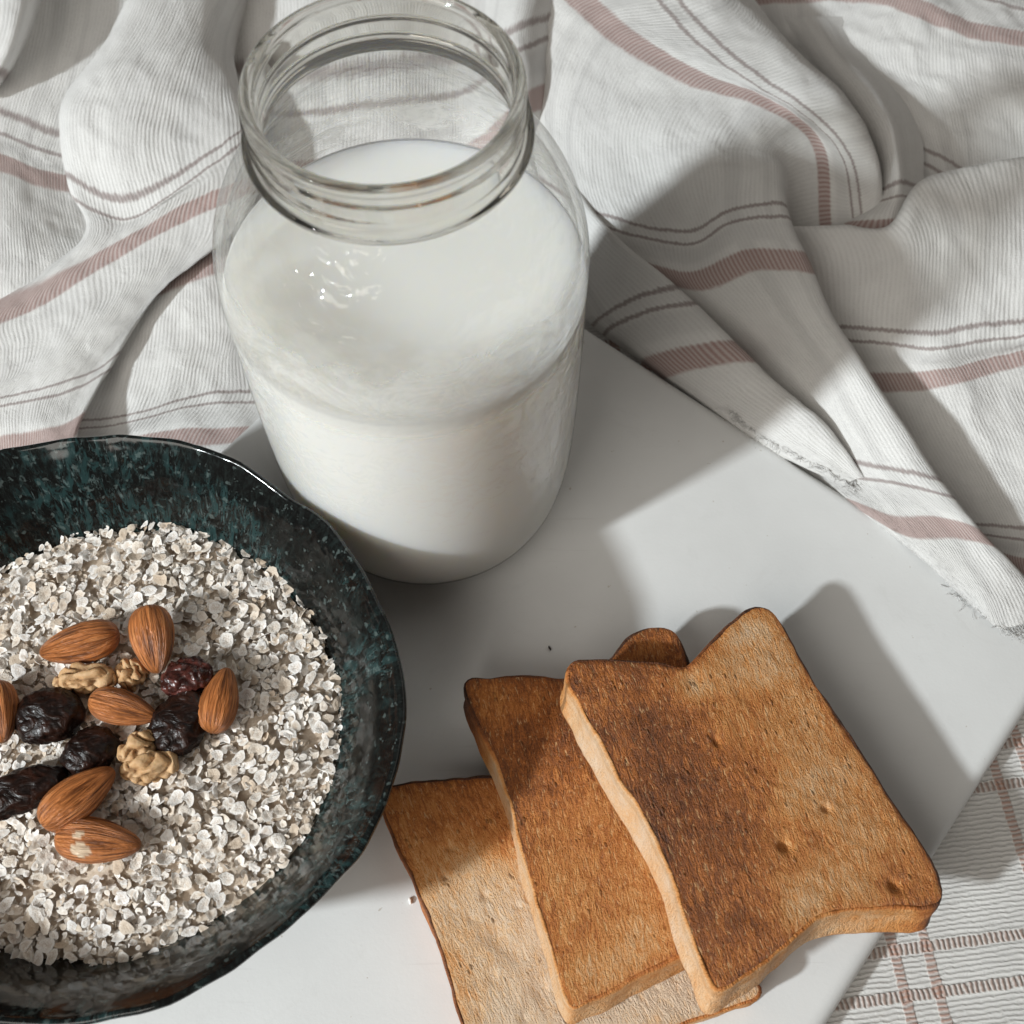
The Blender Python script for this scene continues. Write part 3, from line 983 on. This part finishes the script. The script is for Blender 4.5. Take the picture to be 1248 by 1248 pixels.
def make_oats():
    # bed: the many flakes below and between the ones picked apart
    V, F, tone, core = [], [], [], []
    nr, na = 20, 90
    for i in range(nr):
        for j in range(na):
            a = 2 * math.pi * j / na
            r = heap_edge(a) * 0.99 * i / (nr - 1)
            x, y = BX + r * math.cos(a), BY + r * math.sin(a)
            V.append((x, y, heap_z(x, y) - 0.20))
            tone.append(0.1)
            core.append(0.8)
    F += grid_faces(nr, na, True)

    def place(sh, x, y, z, s, tilt, az, yaw):
        R = Matrix.Rotation(az, 3, 'Z') @ Matrix.Rotation(tilt, 3, 'X') @ Matrix.Rotation(yaw, 3, 'Z')
        return np.array(sh[0]) * s @ np.array(R).T + np.array([x, y, z])

    def spot(k=1.0):
        while True:
            a = random.uniform(0, 2 * math.pi)
            r = heap_edge(a) * math.sqrt(random.random()) * k
            x, y = BX + r * math.cos(a), BY + r * math.sin(a)
            px, py = seen((x, y, 3))
            if px > -90:
                return x, y, r
    for i in range(5600):
        x, y, r = spot()
        small = random.random() < 0.6
        s = random.uniform(0.05, 0.12) if small else random.uniform(0.12, 0.21)
        sh = random.choice(SHAPES)
        z = heap_z(x, y) + random.uniform(-0.16, 0.10)
        t = abs(random.gauss(0, 0.36)) if random.random() < 0.85 else random.uniform(0.6, 1.4)
        P = place(sh, x, y, z, s, t, random.uniform(0, 6.28), random.uniform(0, 6.28))
        o = len(V)
        V += P.tolist()
        F += [tuple(o + q for q in f) for f in sh[1]]
        tone += [random.random()] * len(P)
        core += list(sh[2])
    root = mesh_obj('oat_bed', np.array(V) - np.array([BX, BY, 0.6]), F, M_OATN, loc=(BX, BY, 0.6), attrs={'tone': tone, 'core': core}, smooth=False)
    tag(root, 'bed of pale rolled oats heaped inside the dark bowl', 'rolled oats', kind='stuff')
    # the 300 flakes that show largest
    protos = [mesh_obj('oat_flake', sh[0], sh[1], M_OAT1, attrs={'core': sh[2]}, smooth=False, me_only=True) for sh in SHAPES]
    placed = []
    tries = 0
    while len(placed) < 300 and tries < 60000:
        tries += 1
        x, y, r = spot(0.985)
        px, py = seen((x, y, 3.2))
        if not (6 < px < 1240 and py < 1240):
            continue
        s = random.uniform(0.16, 0.25)
        if any((x - a) ** 2 + (y - b) ** 2 < (0.62 * (s + c)) ** 2 for a, b, c in placed):
            continue
        if any(math.hypot(px - a, py - b) < c for a, b, c in NUT_SPOTS):
            continue
        placed.append((x, y, s))
        o = bpy.data.objects.new('oat_flake', random.choice(protos))
        o.location = Vector((x, y, heap_z(x, y) + random.uniform(0.05, 0.15))) * CM
        R = Matrix.Rotation(random.uniform(0, 6.28), 3, 'Z') @ Matrix.Rotation(min(abs(random.gauss(0, 0.36)), 0.9), 3, 'X') @ Matrix.Rotation(random.uniform(0, 6.28), 3, 'Z')
        o.rotation_euler = R.to_euler()
        o.scale = (s, s, s)
        COL.objects.link(o)
        tag(o, 'single pale rolled oat flake on top of the heap in the dark bowl', 'oat flake', 'oat flakes on top of the heap')


# ------------------------------------------------------------------ nuts and fruit on the oats
def blob(name, px, py, z, L, Wd, H, ang, mat, shape, label, cat, group, roll=0.0, pitch=0.0, nu=56, nv=40):
    """closed lump: L, Wd, H full sizes in cm, ang is the direction of its long axis on the picture, degrees"""
    p = at(px, py, z)
    R = Matrix.Rotation(math.radians(ang), 3, 'Z') @ Matrix.Rotation(math.radians(pitch), 3, 'Y') @ Matrix.Rotation(math.radians(roll), 3, 'X')
    V, UV, A = [], [], []
    for i in range(nu + 1):
        t = i / nu
        for j in range(nv):
            a = 2 * math.pi * j / nv
            x, r, du, ext = shape(t, a)
            v = Vector((x * L / 2, r * math.cos(a) * Wd / 2, r * math.sin(a) * H / 2))
            V.append(list(R @ v))
            UV.append((t * L, abs(j / nv - 0.5) * 2))
            A.append(ext)
    F = grid_faces(nu + 1, nv, True)
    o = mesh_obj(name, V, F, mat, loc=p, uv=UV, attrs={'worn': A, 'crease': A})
    tag(o, label, cat, group)
    NUT_SPOTS.append((px, py, 0.40 * 43 * min(L, 2.2) * 0.8))
    return o


def almond_shape(seed, worn=()):
    def f(t, a):
        th = math.pi * t
        x = -math.cos(th)
        # tip at x = +1, blunt end at x = -1
        r = math.sin(th) ** 0.80 * (1.0 - 0.27 * x - 0.10 * x * x)
        wr = 0.030 * math.sin(a * 9 + 2.2 * nz(t * 2, math.cos(a), seed)) + 0.05 * nz(t * 1.6 + seed, math.cos(a) * 5, math.sin(a) * 5)
        r *= 1 + wr * min(1, math.sin(th) * 1.6)
        w = 0.0
        for wt, wa, ws in worn:
            d = math.hypot((t - wt) * 2.2, ((a - wa + math.pi) % (2 * math.pi) - math.pi) * 0.5)
            w = max(w, 1.0 if d + 0.06 * nz(t * 12, a * 4, seed) < ws else 0.0)
        return x, r, 0, w
    return f


def raisin_shape(seed, amp=0.22):
    def f(t, a):
        th = math.pi * t
        x = -math.cos(th)
        q = Vector((x * 1.5 + seed, math.sin(th) * math.cos(a) * 2.2, math.sin(th) * math.sin(a) * 2.2))
        n1 = noise.noise(q)
        n2 = 1 - 2 * abs(noise.noise(q * 2.1))
        k = 1 + amp * n1 + amp * 0.55 * (n2 - 0.5) + 0.03 * noise.noise(q * 6)
        return x * (1 + 0.1 * n1), math.sin(th) ** 0.8 * k, 0, 0
    return f


def walnut_shape(seed):
    def f(t, a):
        th = math.pi * t
        x = -math.cos(th)
        q = Vector((x * 2.2 + seed * 3, math.sin(th) * math.cos(a) * 1.8, math.sin(th) * math.sin(a) * 1.8))
        n1 = noise.noise(q * 0.8)
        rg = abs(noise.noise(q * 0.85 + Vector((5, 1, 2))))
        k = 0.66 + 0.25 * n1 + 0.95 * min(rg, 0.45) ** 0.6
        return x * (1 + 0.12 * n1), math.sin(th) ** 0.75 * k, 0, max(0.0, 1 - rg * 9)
    return f


ALM = 'almonds scattered on the oats'
RSN = 'dark raisins among the almonds'
WNT = 'broken walnut pieces among the almonds'


def make_nuts():
    H = 4.02
    # tip points along ang (picture direction, counter-clockwise from right)
    al = [
        (97, 784, H, 2.30, 1.22, 1.0, 196, 10, 0, (), 'orange brown almond lying at the upper left with its tip pointing left'),
        (186, 779, H + .15, 2.05, 1.25, 1.0, 283, -15, 12, (), 'upright wide almond at the top of the cluster, deeply wrinkled, tip pointing down'),
        (268, 853, H - .1, 1.95, 1.08, .95, 84, 5, 0, (), 'rightmost almond, standing apart beside the dark raisin'),
        (150, 863, H, 2.0, .98, .9, 345, 10, 4, (), 'almond in the middle of the cluster under the upper walnut piece'),
        (95, 971, H + .1, 2.30, 1.25, 1.0, 41, -8, 0, (), 'slanting almond below the raisins with its tip pointing up right'),
        (120, 1025, H - .1, 2.35, 1.18, 1.0, 354, 4, 0, ((0.42, 2.15, 0.17), (0.40, 1.45, 0.09)), 'lowest almond, with pale chipped patches on its skin'),
        (-3, 868, H, 1.9, 1.2, .95, 290, 0, 0, (), 'almond cut by the left picture edge beside a big raisin'),
    ]
    for i, (px, py, z, L, w, h, an, ro, pi_, worn, lab) in enumerate(al):
        blob('almond', px, py, z, L * 0.97, w * 0.97, h, an, M_ALMOND, almond_shape(i * 3.7 + 1, worn), lab, 'almond', ALM, ro, pi_)
    rs = [
        (60, 872, H, 1.95, 1.65, 1.0, 10, M_RAISIN, .16, 'big round black raisin at the left of the middle almond'),
        (110, 916, H - .1, 1.6, 1.25, .9, 35, M_RAISIN, .18, 'small dark raisin just above the slanting almond'),
        (22, 966, H - .1, 2.7, 1.25, .9, 22, M_RAISIN, .2, 'long dark raisin running out of the left picture edge'),
        (222, 878, H - .1, 2.1, 1.6, .9, 65, M_RAISIN, .24, 'black crumpled raisin left of the rightmost almond'),
        (228, 826, H + .1, 1.5, 1.05, .8, 20, M_RED, .35, 'glossy reddish raisin skin folded below the upright almond'),
    ]
    for i, (px, py, z, L, w, h, an, m, am, lab) in enumerate(rs):
        blob('raisin', px, py, z - 0.1, L * 0.95, w * 0.93, h, an, m, raisin_shape(i * 5.3 + 2, am), lab, 'raisin', RSN)
    ws = [
        (104, 828, H, 1.85, .80, .75, 8, 'pale walnut piece between the upper left almond and the middle almond'),
        (160, 822, H - .2, .95, .95, .7, 40, 'small shaded walnut bit left of the upright almond'),
        (168, 911, H - .1, 1.25, .72, .7, 40, 'knobbly walnut piece right of the small dark raisin'),
        (182, 934, H - .15, 1.75, .85, .75, 12, 'lower walnut piece with light lumps above the lowest almond'),
    ]
    for i, (px, py, z, L, w, h, an, lab) in enumerate(ws):
        blob('walnut_piece', px, py, z - 0.08, L * 0.92, w * 0.92, h, an, M_WALNUT, walnut_shape(i * 4.1 + 1), lab, 'walnut', WNT, nu=64, nv=48)


make_nuts()
make_oats()


# ------------------------------------------------------------------ toast
def fit_plane(pts):
    P = np.array([at(*p) for p in pts])
    A = np.c_[np.ones(len(P)), P[:, :2]]
    return np.linalg.lstsq(A, P[:, 2], rcond=None)[0]


def toast(anchors, outline, thick, blobs, base, up_px, label, seed, holes=(), lean=(0, 0)):
    """outline: (px, py, side toasting); anchors give the plane of the upper face; blobs: (px, py, radius cm, toasting)"""
    pl = fit_plane(anchors)
    nrm = np.array([-pl[1], -pl[2], 1.0])
    nrm /= np.linalg.norm(nrm)
    P = np.array([list(at_plane(x, y, pl)) + [t] for x, y, t in outline])
    C = catmull(P, 12, closed=True)
    # even spacing
    d = np.concatenate([[0], np.cumsum(np.linalg.norm(np.diff(np.vstack([C, C[:1]])[:, :3], axis=0), axis=1))])
    n = 220
    q = np.linspace(0, d[-1], n, endpoint=False)
    Cc = np.vstack([C, C[:1]])
    C = np.stack([np.interp(q, d, Cc[:, i]) for i in range(4)], 1)
    cen = C[:, :3].mean(0)
    for i in range(n):
        w = 0.045 * noise.noise(Vector((C[i, 0] * 0.9, C[i, 1] * 0.9, seed))) + 0.022 * noise.noise(Vector((C[i, 0] * 2.6, C[i, 1] * 2.6, seed))) 
        r_ = (C[i, :3] - cen) / np.linalg.norm(C[i, :3] - cen)
        C[i, :3] += r_ * w
    # local axes on the slice
    a0 = at_plane(*up_px[0], pl)
    a1 = at_plane(*up_px[1], pl)
    ey = (a1 - a0) / np.linalg.norm(a1 - a0)
    ex = np.cross(ey, nrm)
    root_z = (cen - nrm * thick)[2]
    org = np.array([cen[0], cen[1], root_z])
    lean = np.array([lean[0], lean[1], 0.0])
    root = thing('toast_slice', org, label, 'toast', 'slices of toast on the white board')
    BL = [(at_plane(x, y, pl), r, t) for x, y, r, t in blobs]
    HO = [(at_plane(x, y, pl), r, dp) for x, y, r, dp in holes]

    def tv(p):
        wsum, s = 1.0, base
        for c, r, t in BL:
            w = 6.0 * math.exp(-((np.linalg.norm(p - c) / r) ** 2))
            wsum += w
            s += w * t
        return s / wsum
    # outward direction in the slice plane
    tang = np.roll(C[:, :3], -1, 0) - np.roll(C[:, :3], 1, 0)
    outw = np.cross(tang, nrm)
    outw /= np.linalg.norm(outw, axis=1)[:, None]
    if np.mean(np.sum(outw * (C[:, :3] - cen), 1)) < 0:
        outw = -outw
    # faces of crumb, upper and lower
    K = 46
    V, UV, T = [], [], []
    for k in range(K):
        s = 1 - (k / (K - 1)) ** 1.15
        for i in range(n):
            p = cen + (C[i, :3] - outw[i] * 0.07 - cen) * s
            edge = np.linalg.norm(p - C[i, :3]) if s > 0.3 else 9
            h = 0.05 * nz(p[0], p[1], seed, 0.7) + 0.035 * nz(p[0], p[1], seed, 2.5) + 0.022 * nz(p[0], p[1], seed, 6)
            h -= 0.10 * math.exp(-edge / 0.09)
            for c, r, dp in HO:
                h -= dp * math.exp(-((np.linalg.norm(p - c) / r) ** 2))
            pp = p + nrm * h
            V.append(pp - org)
            l = p - cen
            UV.append((l @ ex + 20, l @ ey + 20))
            T.append(min(1.0, tv(p) + 0.20 * math.exp(-edge / 0.22)))
    F = grid_faces(K, n, True)
    off = len(V)
    for k in range(8):
        s = 1 - k / 7
        for i in range(n):
            p = cen + (C[i, :3] - outw[i] * 0.07 - cen) * s - nrm * thick + lean
            V.append(p - org)
            l = p - cen
            UV.append((l @ ex + 40, l @ ey + 20))
            T.append(0.4)
    F += grid_faces(8, n, True, off)
    mesh_obj('crumb', V, F, M_CRUMB, parent=root, uv=UV, attrs={'toast': T})
    # crust round the side
    prof = [(-0.10, -0.10), (-0.05, -0.035), (0.0, -0.05), (0.035, -0.13), (0.03, 0.25), (-0.01, 0.5), (0.0, 0.75), (0.03, 0.88), (0.0, 0.97), (-0.08, 1.0)]
    V, UV, T = [], [], []
    for k, (o_, h) in enumerate(prof):
        for i in range(n):
            p = C[i, :3]
            dep = -h * 1.0 if h < 0 else -h * thick
            if h < 0:
                dep = h
            w = 0.06 * nz(p[0] * 1.1, p[1] * 1.1, seed + k * 0.13) + 0.02 * nz(p[0] * 4, p[1] * 4, seed + k * 0.3)
            pp = p + outw[i] * (o_ + w - 0.02) + nrm * dep + lean * max(0.0, h)
            V.append(pp - org)
            UV.append((q[i], h * thick))
            em = max(0.0, 1 - abs(h + 0.02) / 0.13) if h < 0.3 else 0.0
            T.append(min(1.0, C[i, 3] + 0.13 + 0.28 * em + (0.12 if h > 0.9 else 0)))
    F = grid_faces(len(prof), n, True)
    # the loop closes on itself: repeat of uv at the seam is hidden under the slice above
    mesh_obj('crust', V, F, M_CRUST, parent=root, uv=UV, attrs={'toast': T})


toast([(465, 965, 1.25), (600, 945, 1.25), (560, 1248, 1.25), (930, 1212, 1.25)],
      [(463, 980, .45), (466, 960, .7), (510, 951, .75), (560, 947, .75), (620, 944, .7), (720, 948, .6), (800, 985, .5), (850, 1060, .45), (895, 1150, .4), (920, 1190, .35), (930, 1206, .4), (922, 1220, .3), (895, 1228, .2), (840, 1248, .2), (760, 1282, .2),
       (680, 1318, .2), (610, 1345, .25), (592, 1338, .4), (575, 1290, .5), (556, 1225, .5), (538, 1165, .5), (508, 1090, .5), (480, 1025, .5)],
      1.25,
      [(520, 985, 1.3, .66), (610, 985, 1.3, .62), (500, 1040, .8, .55), (570, 1090, 1.1, .20), (620, 1130, 1.3, .12), (560, 1180, .9, .30), (640, 1220, 1.3, .10), (760, 1220, 1.6, .02), (860, 1200, 1.0, .05)],
      .25, ((700, 1270), (560, 960)), 'lowest toast slice, pale in the middle, lying flat on the board beside the bowl', 11.0,
      holes=((547, 1033, .13, .16), (543, 1068, .12, .16), (590, 1090, .12, .10), (575, 1120, .09, .09), (632, 1105, .10, .09), (600, 1190, .14, .12), (585, 1235, .10, .10), (690, 1215, .12, .10), (760, 1215, .10, .10), (800, 1205, .09, .08), (850, 1190, .10, .09), (880, 1200, .07, .08), (640, 1240, .12, .10), (605, 1140, .30, .12), (625, 1160, .35, .12), (660, 1205, .30, .14)))
toast([(572, 826, 2.05), (700, 1226, 2.5), (835, 1160, 2.55), (800, 764, 1.75)],
      [(566, 842, .7), (572, 826, .7), (600, 824, .55), (650, 822, .55), (700, 825, .5), (740, 803, .6), (766, 776, .7), (796, 763, .75), (822, 768, .8), (838, 796, .8), (850, 840, .7), (890, 940, .6), (930, 1040, .6), (950, 1105, .5), (940, 1122, .4), (890, 1140, .3), (835, 1163, .25), (770, 1196, .25), (720, 1222, .2), (702, 1230, .2),
       (690, 1222, .12), (672, 1165, .10), (652, 1095, .10), (640, 1055, .10), (622, 985, .10), (602, 925, .15), (585, 890, .45)],
      1.15,
      [(620, 850, 1.2, .62), (660, 920, 1.3, .78), (690, 1000, 1.3, .58), (740, 980, 1.0, .57), (760, 1070, 1.1, .49), (700, 1130, 1.0, .53), (770, 1150, .7, .34), (720, 1195, .7, .40), (800, 790, 1.0, .66)],
      .6, ((760, 1180), (690, 830)), 'middle toast slice, deep orange brown, tucked under the top slice', 22.0, lean=(-0.02, -0.26))
toast([(692, 815, 3.35), (838, 812, 2.85), (930, 738, 2.35), (1148, 1090, 2.15), (874, 1205, 3.45)],
      [(690, 830, .25), (693, 812, .35), (706, 803, .5), (750, 802, .6), (800, 806, .55), (832, 813, .4), (846, 803, .4), (870, 778, .55), (905, 746, .6), (925, 738, .7), (945, 746, .85), (968, 784, .85), (1000, 840, .9), (1050, 915, .9), (1100, 990, .95), (1135, 1045, 1.0), (1150, 1080, 1.0), (1150, 1098, .9), (1135, 1107, .45),
       (1080, 1107, .25), (1020, 1112, .2), (990, 1125, .15), (960, 1152, .2), (920, 1184, .2), (890, 1204, .2), (872, 1206, .2), (858, 1180, .10), (835, 1120, .08), (815, 1060, .08), (790, 1005, .06), (755, 950, .06), (720, 885, .06), (700, 850, .15)],
      1.1,
      [(760, 840, .9, .74), (720, 830, .6, .70), (790, 900, 1.1, .80), (840, 970, 1.2, .84), (860, 1050, 1.1, .80), (890, 1130, 1.0, .74), (880, 1180, .5, .62), (920, 900, 1.0, .55), (930, 800, .8, .34), (910, 770, .5, .26), (845, 835, .35, .30), (980, 900, 1.0, .40), (1010, 960, 1.0, .38), (960, 1020, .8, .56), (1060, 1020, 1.0, .46), (1100, 1075, .6, .60), (1030, 1085, .7, .40), (980, 1100, .6, .22), (940, 1080, .9, .56), (890, 980, .9, .72)],
      .5, ((960, 1150), (830, 790)), 'top toast slice, dark brown at left and golden at right, leaning on the stack', 33.0,
      holes=((958, 1030, .17, .22), (1008, 985, .14, .14), (1092, 1078, .16, .15), (874, 903, .12, .14), (846, 830, .35, .10)), lean=(0.0, -0.42))


# ------------------------------------------------------------------ crumbs on the board
def crumb(px, py, s, mat, label, sq=0.5):
    blob('bread_crumb', px, py, s * 0.3, s, s * sq, s * 0.6, random.uniform(0, 180), mat, raisin_shape(px * 0.13, 0.3), label, 'crumb', None, nu=12, nv=10)


crumb(500, 1098, 0.20, M_OAT1, 'tiny pale crumb on the board left of the lowest toast')
crumb(670, 790, 0.16, M_RAISIN, 'tiny dark speck of crust on the board above the toast', 0.4)
